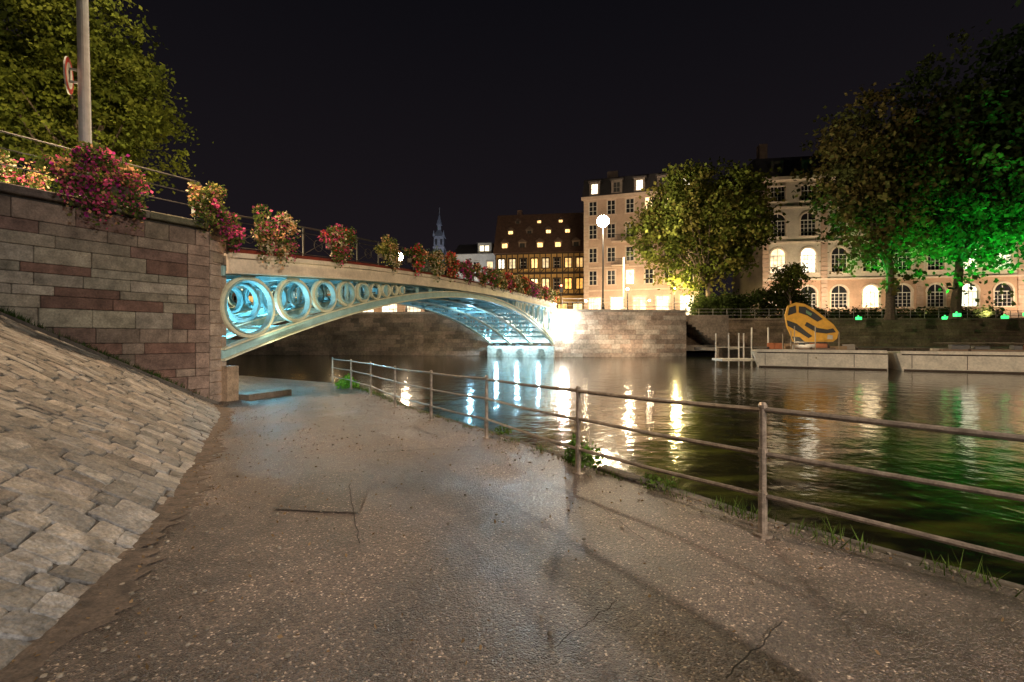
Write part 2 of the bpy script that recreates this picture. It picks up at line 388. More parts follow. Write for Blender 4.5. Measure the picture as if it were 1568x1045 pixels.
# ---------------------------------------------------------------- bridge
A=V((-7.75,12.35,0)); B=V((4.36,46.3,0)); LB=(B-A).length; u=(B-A).normalized(); wv=V((-u.y,u.x,0))
WB=7.2
def arch(t): return 1.3+12.3*t*(1-t)
dc=np.polyfit([0,.1,.17,.28,.4,.53,.75,1],[4.2,4.52,4.73,4.97,5.16,5.3,5.42,5.47],4)
def deck(t): return float(np.polyval(dc,t))
def BP(s,o,z): p=A+u*s+wv*o; return V((p.x,p.y,z))
bridge=empty('arch_bridge')
NS=48
def band(mb,o0,o1,zlo,zhi,col=(1,1,1),m=0,s0=0,s1=LB,n=NS):
    vs=[]
    for i in range(n+1):
        s=lerp(s0,s1,i/n);t=s/LB
        a,b=zlo(t),zhi(t)
        vs+=[BP(s,o0,a),BP(s,o1,a),BP(s,o1,b),BP(s,o0,b)]
    fs=[(0,1,2,3),(4*n,4*n+3,4*n+2,4*n+1)]
    for i in range(n):
        k=4*i
        for j in range(4): fs.append((k+j,k+4+j,k+4+(j+1)%4,k+(j+1)%4))
    mb.mesh(vs,fs,col,m)
RD=.34
rib=MB(); 
offs=[.2,2.5,4.8,7.0]
for k,o in enumerate(offs):
    band(rib,o-.05,o+.05,lambda t:arch(t)+.05,lambda t:arch(t)+RD-.05,m=1)
    band(rib,o-.17,o+.17,lambda t:arch(t),lambda t:arch(t)+.05,m=0)
    band(rib,o-.15,o+.15,lambda t:arch(t)+RD-.05,lambda t:arch(t)+RD,m=0)
    for sgn in (0,1):
        s=.85
        for q in range(9):
            t=s/LB; tt=t if not sgn else 1-t
            gap=deck(tt)-.55-(arch(tt)+RD)
            R=gap/2
            if q==0: R=min(R,.9)
            if R<.13: break
            ss=tt*LB
            mi=0 if k==0 else 1
            rib.ring(BP(ss,o,arch(tt)+RD+R),u,wv,R*.99,.09 if R>.4 else .06,.12,n=40,m=mi)
            if R>.4: rib.ring(BP(ss,o,arch(tt)+RD+R),u,wv,R*.99-.1,.035,.2,n=40,m=1)
            s+=R*1.72+.12
    for s in list(np.arange(LB*.14,LB*.87,1.25)):
        t=s/LB; g_=deck(t)-.55-(arch(t)+RD)
        if g_>.06: rib.obox(BP(s-.03,o-.06,arch(t)+RD-.01),u*.06,wv*.12,(0,0,g_+.02),m=1)
    band(rib,o-.08,o+.08,lambda t:deck(t)-.57,lambda t:deck(t)-.3,m=1)
rib.build('arch_ribs',[M_cream,M_teal],bridge)
cg=MB()
for s in np.arange(1.0,LB,1.5):
    t=s/LB
    cg.obox(BP(s-.06,.2,arch(t)+.08),u*.12,wv*6.8,(0,0,.16))
    cg.obox(BP(s-.06,.2,deck(t)-.62),u*.12,wv*6.8,(0,0,.2))
for i in range(3):
    for s in np.arange(1.0,LB-3,3.0):
        t=s/LB;t2=(s+3)/LB
        cg.tube(BP(s,offs[i],arch(t)+.17),BP(s+3,offs[i+1],arch(t2)+.17),.035,n=6)
        cg.tube(BP(s,offs[i+1],arch(t)+.17),BP(s+3,offs[i],arch(t2)+.17),.035,n=6)
cg.build('cross_girders',[M_teal],bridge)
dk=MB()
band(dk,.0,WB,lambda t:deck(t)-.3,lambda t:deck(t)-.04,m=0)
band(dk,-.14,.0,lambda t:deck(t)-.46,lambda t:deck(t)-.1,m=1)
band(dk,-.24,.1,lambda t:deck(t)-.1,lambda t:deck(t)+.03,m=1)
band(dk,-.2,.02,lambda t:deck(t)-.53,lambda t:deck(t)-.462,m=1)
band(dk,WB,WB+.14,lambda t:deck(t)-.46,lambda t:deck(t)-.1,m=1)
band(dk,WB-.1,WB+.24,lambda t:deck(t)-.1,lambda t:deck(t)+.03,m=1)
dk.build('deck',[M_pave,M_fascia],bridge)
rl=MB()
for o in (-.05,WB+.05):
    for hh,r in ((1.08,.03),(.9,.014),(.2,.016)):
        for i in range(NS):
            s0=LB*i/NS; s1=LB*(i+1)/NS
            rl.tube(BP(s0,o,deck(s0/LB)+hh),BP(s1,o,deck(s1/LB)+hh),r,n=5)
    n=int(LB/1.3)
    for i in range(n+1):
        s=LB*i/n; z=deck(s/LB)
        rl.obox(BP(s-.025,o-.025,z),u*.05,wv*.05,(0,0,1.1))
        if i<n:
            s2=LB*(i+1)/n; z2=deck(s2/LB)
            rl.tube(BP(s,o,z+.2),BP(s2,o,z2+.9),.012,n=4); rl.tube(BP(s,o,z+.9),BP(s2,o,z2+.2),.012,n=4)
            rl.ring(BP((s+s2)/2,o,(z+z2)/2+.55),u,wv,.2,.02,.02,n=12)
rl.build('railing',[mat('bridge_rail_iron',(.07,.065,.06),.45,.5)],bridge)
rs=MB(); band(rs,-.12,-.08,lambda t:deck(t)+.05,lambda t:deck(t)+.15,m=0); rs.build('red_rail_board',[mat('red_paint',(.2,.035,.02),.6,nscale=3,namt=.5)],bridge)
ab=MB()
ab.obox(BP(.02,.2,-1),-u*.25,wv*7.1,(0,0,4.9),(.36,.24,.14))
ab.obox(BP(0.03,.0,-1),u*.35,wv*7.3,(0,0,2.15),(.34,.26,.19))
ab.obox(BP(-.0,.1,3.95),-u*.3,wv*7.3,(0,0,.25),(.25,.21,.17))
ab.obox(BP(LB-.35,-.0,-1),u*.35,wv*7.3,(0,0,2.15),(.3,.27,.22))
ab.obox(BP(.4,-.35,-.2),u*1.5,wv*.5,(0,0,.55),(.14,.12,.1))
z=-.2
while z<4.6:
    h=random.choice([.3,.34]);h=min(h,4.76-z);k=random.uniform(.85,1.15)
    if h<.05: break
    ab.obox(V((-7.97,12.03,z)),V((.05,.6,0)),V((-.6,.2,0)),(0,0,h-.012),(.38*k,.31*k,.27*k)); z+=h
ab.build('abutment',[M_stone],bridge,bevel=.01)
for (s,sg) in ((.9,1),(LB-.9,-1)):
    fx=MB()
    for i,o in enumerate((1.35,3.65,5.9)):
        fx.obox(BP(s-.12,o-.15,1.2),u*.24,wv*.3,(0,0,.14),(.03,.03,.03))
    fx.build('floodlight_housings',[M_col],bridge)
for o in (1.35,3.65,5.9):
    light('bridge_floodlight',BP(1.1,o,1.75),290,(.24,.76,1),.03,parent=bridge)
    light('bridge_floodlight',BP(LB-1.3,o,1.9),850,(.42,.76,1),.09,parent=bridge)
light('bridge_floodlight',BP(LB*.14,3.6,2.6),150,(.24,.76,1),.03,parent=bridge)
light('bridge_floodlight',BP(LB*.27,3.6,3.6),80,(.28,.76,1),.03,parent=bridge)
light('bridge_floodlight',BP(LB*.65,3.6,3.5),220,(.36,.74,1),.05,parent=bridge)
light('ring_spot',BP(.9,-1.0,.55),300,(1,.9,.55),.06,'SPOT',BP(4.5,.2,3.6),95,.6,parent=bridge)
light('ring_spot',BP(LB*.86,-2.2,.35),800,(.8,.88,1),.06,'SPOT',BP(LB*.8,.2,4.2),100,.6,parent=bridge)

# ---------------------------------------------------------------- flower boxes
def planter(name,c,d,wid,hei,n,seed,cols,droop=.4,lsz=.075):
    r=np.random.default_rng(seed)
    e=empty(name)
    c=V(c);d=V(d).normalized(); nn=d.cross(ZUP)
    b=MB()
    hw=wid*.32
    prof=[(-.11,0),(.09,0),(.12,.18),(-.14,.18)]
    b.prism([c-d*hw+nn*x+V((0,0,z)) for x,z in prof],d*2*hw,(.06,.035,.025)); b.build('box',[M_col],e)
    nl=18; lc=np.stack([r.uniform(-.5,.5,nl)*wid*.84,r.uniform(-.18,.22,nl),r.uniform(-.22,.78,nl)*hei],1)
    lc[:,0]*=np.where(lc[:,2]<0.1*hei,.8,1); lc[:,1]=np.where(lc[:,2]<.25*hei,np.abs(lc[:,1])+.16,lc[:,1])
    idx=r.integers(0,nl,n); off=r.normal(size=(n,3)); off/=np.linalg.norm(off,axis=1)[:,None]; off*= (r.uniform(.3,1.15,n)**.6)[:,None]*np.array([wid*.12+.05,.19,hei*.19])
    P=lc[idx]+off
    k=r.random(n)<droop*.35
    P[k,2]-=r.uniform(0,.4,k.sum())*hei; P[k,1]=r.uniform(.12,.3,k.sum())*1.0
    D=np.array(d);Nn=np.array(nn)
    W=np.array(c)+P[:,:1]*D+P[:,1:2]*Nn+P[:,2:3]*np.array([0,0,1])
    base=np.array([[.09,.14,.035],[.11,.15,.04],[.06,.09,.025],[.17,.17,.05]])[r.integers(0,4,n)]
    fl=np.array(cols)[r.integers(0,len(cols),nl)][idx]
    fl2=np.array(cols)[r.integers(0,len(cols),n)]
    fl=np.where((r.random(n)<.35)[:,None],fl2,fl)
    isf=(r.random(n)<np.where(r.random(nl)<.35,.12,.5)[idx])
    col=np.where(isf[:,None],fl*r.uniform(.5,1.2,(n,1)),base)
    leafmesh('flowers',W,np.where(isf,lsz*1.1,lsz),col,M_leaf,e,aspect=.8)
PINK=(.72,.12,.27);RED=(.7,.07,.06);MAG=(.46,.05,.30);PEACH=(.75,.42,.22);WHT=(.7,.6,.42);YL=(.55,.5,.14)
planter('flower_box',(-8.98,9.85,5.1),-wd,1.8,1.2,4600,1,[PINK,MAG,MAG,PINK,PEACH],.7)
planter('flower_box',(-7.95,11.8,5.1),-wd,.85,1.0,2100,2,[PEACH,YL,PINK,WHT],.6)
planter('flower_box',(-12.6,11.3,5.3),(1,.4,0),2.4,1.6,4200,3,[WHT,PEACH,PINK],.4)
pts=[(-.008,.7,.95),(.036,1.75,1.1),(.112,1.45,1.05),(.192,1.1,1.0),(.25,1.1,1.0),(.30,1.2,1.0),(.35,1.2,1.0),(.40,1.4,1.0),(.45,1.3,1.0),(.50,1.6,1.0),(.55,1.5,1.0),(.60,1.5,1.0),(.65,1.6,1.0),(.70,1.6,1.0),(.75,1.6,1.0),(.80,1.6,1.0),(.85,1.5,1.0),(.91,1.5,1.0),(.96,1.4,.9)]
for i,(t,wi,he) in enumerate(pts):
    s=t*LB
    planter('flower_box',BP(s,-.26,deck(t)+.42),u,wi,he,2500 if 0<i<4 else 1200,10+i,[[MAG,PINK],[PINK,WHT,PEACH],[RED,PINK,WHT],[WHT,YL,PEACH],[PINK,PEACH,RED],[PEACH,WHT],[PEACH,RED]][i%7],.5,.08 if i<4 else .12)

# ---------------------------------------------------------------- wall-top railing
wr=MB()
for hh in (1.05,.72,.4):
    wr.tube(Q+wd*.2-wn*.15+V((0,0,4.95+hh)),Q+wd*12-wn*.15+V((0,0,4.95+hh)),.02 if hh>1 else .013,n=6)
for t in (.25,2.3,4.4,6.5,8.6,10.7):
    wr.tube(Q+wd*t-wn*.15+V((0,0,4.9)),Q+wd*t-wn*.15+V((0,0,6.02)),.03,n=8)
wr.tube(Q+wd*.2-wn*.15+V((0,0,6.0)),BP(0,-.05,deck(0)+1.08),.022,n=6)
wr.build('terrace_railing',[mat('cable_steel',(.10,.095,.09),.5,.5)])

SODW=(1,.64,.36)
me_=empty('lamp_mast')
ms=MB()
ms.tube((-10.27,11.0,4.6),(-10.5,11.05,13.5),.125,.10,n=16)
ms.tube((-10.27,11.0,4.6),(-10.27,11.0,5.0),.19,.17,n=16)
ms.tube((-10.5,11.05,13.45),(-9.6,11.3,13.8),.05,.04,n=8)
ms.obox((-9.75,11.1,13.72),(.7,.15,.05),(-.08,.35,0),(0,0,.14))
ms.build('mast',[mat('galvanised_steel',(.55,.55,.57),.45,.3,nscale=5,namt=.2)],me_)
light('mast_lamp',(-9.35,11.35,13.55),11000,SODW,.15,'SPOT',(-3.4,10.6,0),80,.9,parent=me_)
light('mast_lamp_tree_side',(-9.9,11.35,13.5),1700,(1,.8,.5),.15,parent=me_)
sg=MB()
sc=V((-10.62,10.9,8.2))
vd=V((-.69,.72,0)); sn=(V((.72,.69,0))*.97-vd*.17).normalized()
sa=sn.cross(ZUP)
def disc(mb,c,R0,R1,off,col,n=32):
    for k in range(n):
        a0=2*math.pi*k/n;a1=2*math.pi*(k+1)/n
        e0=sa*math.cos(a0)+ZUP*math.sin(a0);e1=sa*math.cos(a1)+ZUP*math.sin(a1)
        o=c+sn*off
        if R0==0: mb.face([o,o+e0*R1,o+e1*R1],col)
        else: mb.face([o+e0*R0,o+e0*R1,o+e1*R1,o+e1*R0],col)
sg.tube(sc-sn*.015,sc+sn*.015,.42,n=32,col=(.4,.4,.4))
disc(sg,sc,.30,.41,.018,(.5,.03,.02)); disc(sg,sc,0,.30,.019,(.75,.72,.65))
sg.obox(sc+sn*.021-sa*.03-ZUP*.16,sa*.06,sn*.003,ZUP*.32,(.02,.02,.02))
sg.obox(sc+sn*.021+sa*.03+ZUP*.02,sa*.09,sn*.003,ZUP*.07,(.02,.02,.02))
sg.obox(sc-sn*.02-sa*.04+V((0,0,.15)),V((.3,.12,0)),sa*.06,ZUP*.04,(.3,.3,.3))
sg.obox(sc-sn*.02-sa*.04+V((0,0,-.15)),V((.3,.12,0)),sa*.06,ZUP*.04,(.3,.3,.3))
sg.build('traffic_sign',[M_col])

# ---------------------------------------------------------------- river railing
rr=MB()
tops=[V((x,y,pz(y))) for x,y in POST]
for i,p in enumerate(tops):
    rr.tube(p-V((0,0,.05)),p+V((0,0,1.0)),.026,n=10)
    rr.tube(p,p+V((0,0,.3)),.033,n=10)
    rr.tube(p,p+V((0,0,.02)),.07,n=10)
    rr.sphere(p+V((0,0,1.0)),.034,n=10)
    for h in (.64,.3): rr.tube(p+V((0,0,h-.035)),p+V((0,0,h+.035)),.034,n=10)
for i in range(len(tops)-1):
    a,b=tops[i],tops[i+1]
    for h,r in ((.97,.021),(.64,.019),(.3,.019)):
        e=random.uniform(-.01,.01)
        mid=(a+b)/2+V((0,0,h-.012))
        rr.tube(a+V((0,0,h+e)),mid,r,n=8); rr.tube(mid,b+V((0,0,h-e)),r,n=8)
rr.build('river_railing',[M_metal],smooth=False)

# ---------------------------------------------------------------- weeds & grass on kerb
def weeds(name,pts,n,h,ls,cols):
    C=[];cl=[]
    for (x,y,rad) in pts:
        for k in range(n):
            a=random.uniform(0,6.28);r=rad*random.random()**.6
            C.append((x+r*math.cos(a),y+r*math.sin(a),pz(y)+random.random()**1.3*h*(1-r/rad*.6))); q=random.uniform(.5,1.3);c=random.choice(cols);cl.append(tuple(v*q for v in c))
    leafmesh(name,C,ls,cl,M_leaf)
weeds('weed_plant',[(-5.8,16.1,.42),(-6.1,16.9,.3)],420,.5,.09,[(.12,.3,.03),(.16,.34,.05)])
weeds('weed_plant',[(.95,5.75,.2),(.8,5.95,.12)],260,.38,.06,[(.06,.13,.02),(.09,.16,.04)])
weeds('weed_plant',[(-.15,7.9,.15),(1.55,4.85,.2)],150,.2,.05,[(.06,.11,.02),(.08,.13,.03)])
gr=MB()
for i in range(1,len(RE)-4):
    a=V((*RE[i],0));b=V((*RE[i+1],0))
    for k in range(420):
        t=random.random(); p=a.lerp(b,t)
        dens=math.sin(p.x*3.1+p.y*2.3)+math.sin(p.x*7.7-p.y*5)
        if dens<-.4: continue
        off=random.uniform(-.14,.12); pr=(b-a).normalized().cross(ZUP); p=p+pr*off
        h=random.uniform(.03,.13)*(1.6 if dens>.9 else 1); z=pz(p.y)-.02
        ang=random.uniform(0,6.28); dx=math.cos(ang)*.006;dy=math.sin(ang)*.006; lx=random.uniform(-.6,.6)*h;ly=random.uniform(-.6,.6)*h
        q=random.uniform(.4,1.1)
        gr.face([(p.x-dx,p.y-dy,z),(p.x+dx,p.y+dy,z),(p.x+lx,p.y+ly,z+h)],(.08*q,.13*q,.03*q))
for k in range(1500):
    t=random.choice([random.gauss(2.3,.35),random.gauss(3.6,.2),random.gauss(1.2,.25),random.uniform(0,6)])
    p=Q+wd*t+wn*random.uniform(.02,.25); z=wall_slope_z(p)
    h=random.uniform(.04,.22);ang=random.uniform(0,6.28);dx=math.cos(ang)*.012;dy=math.sin(ang)*.012;q=random.uniform(.5,1.3)
    gr.face([(p.x-dx,p.y-dy,z),(p.x+dx,p.y+dy,z),(p.x+random.uniform(-.5,.5)*h,p.y+random.uniform(-.5,.5)*h,z+h)],(.06*q,.10*q,.03*q))
gr.build('grass_tufts',[M_leaf])

# ---------------------------------------------------------------- far quay
LZ=4.85
fq=MB()
QL=[(-120,60),(-40,54),(-10,51.5),(-2.4,49.5),(4.2,47.0),(5.2,46.6),(18.6,48.6)]
def blockwall(mb,a,b,z0,z1,hb,wb,cols,th=.3):
    a=V((*a,0));b=V((*b,0));L_=(b-a).length;d=(b-a).normalized();n=d.cross(ZUP); z=z0
    while z<z1-.02:
        h=min(hb*random.uniform(.85,1.2),z1-z); t=0
        while t<L_-.01:
            l=min(wb*random.uniform(.6,1.5),L_-t); c=random.choice(cols);k=random.uniform(.75,1.2)
            mb.obox(a+d*t+n*random.uniform(.0,.03)+V((0,0,z)),d*(l-.02),-n*th,(0,0,h-.02),tuple(x*k for x in c)); t+=l
        z+=h
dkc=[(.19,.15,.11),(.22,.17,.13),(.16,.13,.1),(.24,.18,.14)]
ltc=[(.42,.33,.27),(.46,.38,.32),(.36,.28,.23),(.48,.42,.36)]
for i in range(1,len(QL)-1):
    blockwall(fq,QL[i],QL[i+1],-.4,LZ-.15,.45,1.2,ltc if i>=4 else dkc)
    a=V((*QL[i],0));b=V((*QL[i+1],0));n=(b-a).normalized().cross(ZUP)
    fq.obox(a+n*.12+V((0,0,LZ-.15)),b-a,-n*.7,(0,0,.25),(.3,.26,.22))
    fq.obox(a-n*.28+V((0,0,-1)),b-a,-n*.3,(0,0,LZ+.8),(.06,.05,.045))
blockwall(fq,(18.6,48.6),(18.7,54),-.4,LZ-.15,.45,1.2,ltc)
fq.build('far_quay_wall',[M_quay])
ld=MB()
ld.prism([(x,y+.3,LZ-.05) for x,y in QL]+[(18.6,56,LZ-.05),(19,300,LZ-.05),(-500,300,LZ-.05),(-500,60,LZ-.05)],(0,0,-.3))
ld.build('far_bank_pavement',[M_pave])
l2=MB(); l2.prism([(18.9,54.2,4.1),(200,54.2,4.1),(400,300,4.1),(19.1,300,4.1)],(0,0,-.3)); l2.build('far_bank_ground',[M_ground])
lw=MB()
blockwall(lw,(18.7,54),(70,53.0),1.0,4.15,.4,1.4,[(.22,.16,.11),(.26,.19,.14)])
lw.obox((18.7,53.9,4.15),(52,-1,0),(0,.6,0),(0,0,.18),(.3,.24,.18))
blockwall(lw,(20.5,45.2),(70,43.0),-.4,1.0,.4,1.4,[(.22,.17,.13),(.26,.21,.16)])
lw.prism([(20.5,45.4,1.0),(70,43.2,1.0),(70,53.3,1.0),(18.7,54.2,1.0)],(0,0,-.3),(.14,.12,.1))
for k in range(10):
    z=4.1-.29*k
    lw.box(18.8+.42*k,23.6,49.6,53.6,z-.34,z-.05 if k else LZ-.4,(.38,.31,.25))
lw.box(18.75,23.6,49.3,49.62,.6,1.2,(.42,.36,.3))
lw.build('wharf',[M_quay])
fr=MB()
def fence(mb,pts,z,h,step=1.6,r=.025,mid=2):
    for i in range(len(pts)-1):
        a=V((*pts[i],z));b=V((*pts[i+1],z));L_=(b-a).length;n=max(1,int(L_/step))
        for k in range(n+1): p=a.lerp(b,k/n); mb.tube(p,p+V((0,0,h)),r,n=5)
        for m_ in range(mid+1):
            hh=h*(1-m_/(mid+1)); mb.tube(a+V((0,0,hh)),b+V((0,0,hh)),r*.8,n=5)
fence(fr,[(5.2,46.9),(18.4,48.9),(18.5,53.5)],LZ+.1,1.1)
fence(fr,[(-40,54.4),(-10,51.9),(-2.4,49.9)],LZ+.1,1.1)
fence(fr,[(18.9,54.1),(70,53.2)],4.33,1.1)
fr.build('quay_railing',[mat('grey_rail',(.35,.33,.3),.5,.4)])
f2=MB(); fence(f2,[(22,58.5),(78,55.5)],4.1,1.3,step=.9,r=.03,mid=1); f2.build('garden_fence',[M_dark])
f3=MB()
for x,y in ((23.5,44.6),(25,44.4)): f3.tube((x,y,0),(x,y,3.0),.07,n=6)
for x,y in ((15.0,31.5),(15.9,31.9),(16.6,32.6),(14.6,32.6)): f3.tube((x,y,-.5),(x,y,2.3),.045,n=6)
f3.tube((15.0,31.5,1.2),(15.9,31.9,1.2),.03,n=5); f3.tube((14.6,32.6,1.3),(16.6,32.6,1.3),.03,n=5)
f3.box(14.5,17,31.4,33,.35,.5)
f3.build('mooring_jetty',[M_white])

# ---------------------------------------------------------------- barges
M_hulld=mat('hull_dark',(.07,.045,.03),.7,nscale=3,namt=.4)
def barge(name,p0,p1,beam,zt,seed):
    r=random.Random(seed)
    e=empty(name); p0=V((*p0,0));p1=V((*p1,0)); d=(p1-p0).normalized(); n=V((-d.y,d.x,0)); 
    if n.y<0: n=-n
    L_=(p1-p0).length
    b=MB()
    pl=[(0,.3),(.12,.08),(.5,0),(L_-.05,0),(L_-.05,beam),(.5,beam),(.12,beam-.1),(0,beam-.4)]
    low=[p0+d*(x+(.5 if x<.5 else 0))+n*(y+(.0))+V((0,0,-.5)) for x,y in pl]
    top=[p0+d*x+n*y+V((0,0,zt)) for x,y in pl]; N_=len(pl)
    b.mesh(low+top,[(i,(i+1)%N_,N_+(i+1)%N_,N_+i) for i in range(N_)]+[tuple(range(N_,2*N_))],(1,1,1),0)
    b.obox(p0+d*.35-n*.05+V((0,0,zt-.13)),d*(L_-.4),n*.05,(0,0,.07),m=1)
    b.obox(p0+d*.45-n*.012+V((0,0,-.1)),d*(L_-.55),n*.02,(0,0,.2),m=1)
    b.obox(p0+d*.3+n*.02+V((0,0,zt)),d*(L_-.4),n*.1,(0,0,.12),m=0)
    for k in range(int(L_/2.4)):
        b.tube(p0+d*(1+2.4*k)+n*.3+V((0,0,zt)),p0+d*(1+2.4*k)+n*.3+V((0,0,zt+.28)),.07,n=8,m=1)
        b.obox(p0+d*(.8+2.4*k)-n*.014+V((0,0,.15)),d*.03,n*.01,(0,0,zt-.3),m=1)
    b.build('hull',[M_white,M_hulld],e)
    c=MB()
    c.obox(p0+d*2.5+n*1.2+V((0,0,zt)),d*(L_-5),n*(beam-2.2),(0,0,.22),(.2,.13,.09))
    for k in range(int(L_*1.3)):
        s=r.uniform(2 if seed else .5,L_-2); w_=r.uniform(.25,1.1)
        c.obox(p0+d*s+n*r.uniform(.9,2.4)+V((0,0,zt+.1)),d*w_,n*.6,(0,0,r.uniform(.15,.5)),r.choice([(.5,.16,.06),(.4,.35,.3),(.12,.12,.13),(.4,.26,.14)]))
    for k in range(5):
        s=r.uniform(1.5,L_-1.5); q=p0+d*s+n*.9; c.tube(q+V((0,0,zt)),q+V((0,0,zt+r.uniform(.9,1.7))),.035,n=6,col=(.4,.32,.22))
    c.tube(p0+d*2+n*.9+V((0,0,zt+.6)),p0+d*(L_-2)+n*.9+V((0,0,zt+.6)),.02,n=5,col=(.25,.2,.15))
    c.tube(p0+d*(L_*.5)+n*.4+V((0,0,zt+.02)),p0+d*(L_*.5)-n*.08+V((0,0,zt-.45)),.03,n=6,col=(.4,.3,.15))
    c.build('deck_gear',[M_col],e,bevel=.02)
barge('moored_barge',(16.2,30.8),(22.6,27.27),4.6,1.08,0)
barge('moored_barge',(22.8,27.15),(41,17.2),4.6,1.06,3)

ex=empty('mini_excavator')
E0=V((20.4,31.3,1.1)); ed=V((.86,-.48,0)).normalized(); en=V((.48,.86,0))
SC=1.14
def ep(a,b,c): return E0+ed*a*SC+en*b+V((0,0,c*SC))
eb=MB()
YE=(.72,.36,.02); BK=(.012,.012,.012)
for b_ in (0,1.3):
    prof=[(-.95,.08),(-.8,0),(.8,0),(.95,.08),(1.02,.28),(.9,.48),(-.9,.48),(-1.02,.28)]
    eb.prism([ep(a,b_,c) for a,c in prof],en*.35,(.03,.03,.03))
    for k in range(-4,5): eb.obox(ep(k*.2-.05,b_-.02,.48),ed*.1,en*.39,(0,0,.03),(.05,.05,.05))
body=[(-.75,.5),(1.2,.5),(1.42,.7),(1.5,1.1),(1.25,1.55),(.78,2.02),(.3,2.48),(-.2,2.83),(-.66,2.93),(-1.08,2.75),(-1.22,2.2),(-1.12,1.5),(-.9,.9)]
eb.prism([ep(a,.08,c) for a,c in body],en*1.5,YE)
def pan(pts,off,col): eb.prism([ep(a,off,c) for a,c in pts],en*.05,col)
pan([(-1.0,2.62),(-.66,2.74),(-.62,2.3),(-1.08,2.12)],.045,BK)                       # rear window
pan([(-.5,2.68),(-.18,2.64),(.28,2.3),(.72,1.88),(.45,1.72),(-.05,2.1),(-.5,2.3)],.045,BK)   # side glazing
pan([(-.12,2.44),(.18,2.22),(.12,2.08),(-.14,2.26)],.03,(.12,.26,.14))
pan([(-1.14,1.86),(-.6,1.62),(-.1,1.12),(.2,.86),(.0,.74),(-.5,1.12),(-1.08,1.5)],.045,BK)   # diagonal black band
pan([(-.1,1.72),(.45,1.35),(.95,1.25),(1.22,1.32),(1.36,1.08),(.9,1.02),(.4,1.08),(-.2,1.5)],.045,BK)
pan([(-.75,.52),(-.86,.84),(-.45,.8),(-.2,.52)],.045,BK)
pan([(.95,.95),(1.22,.9),(1.2,.66),(.92,.68)],.045,(.55,.5,.42))
eb.tube(ep(-.9,.3,2.85),ep(-.9,.3,3.05),.05,n=8,col=(.5,.2,.02))
eb.build('body',[M_col],ex,bevel=.02)
light('added_machine_fill',(18.8,29.7,1.4),80,(1,.85,.6),.08,'SPOT',(20.6,31.2,2.9),90,.6,parent=ex)  # added spot without a fixture, brightens the excavator

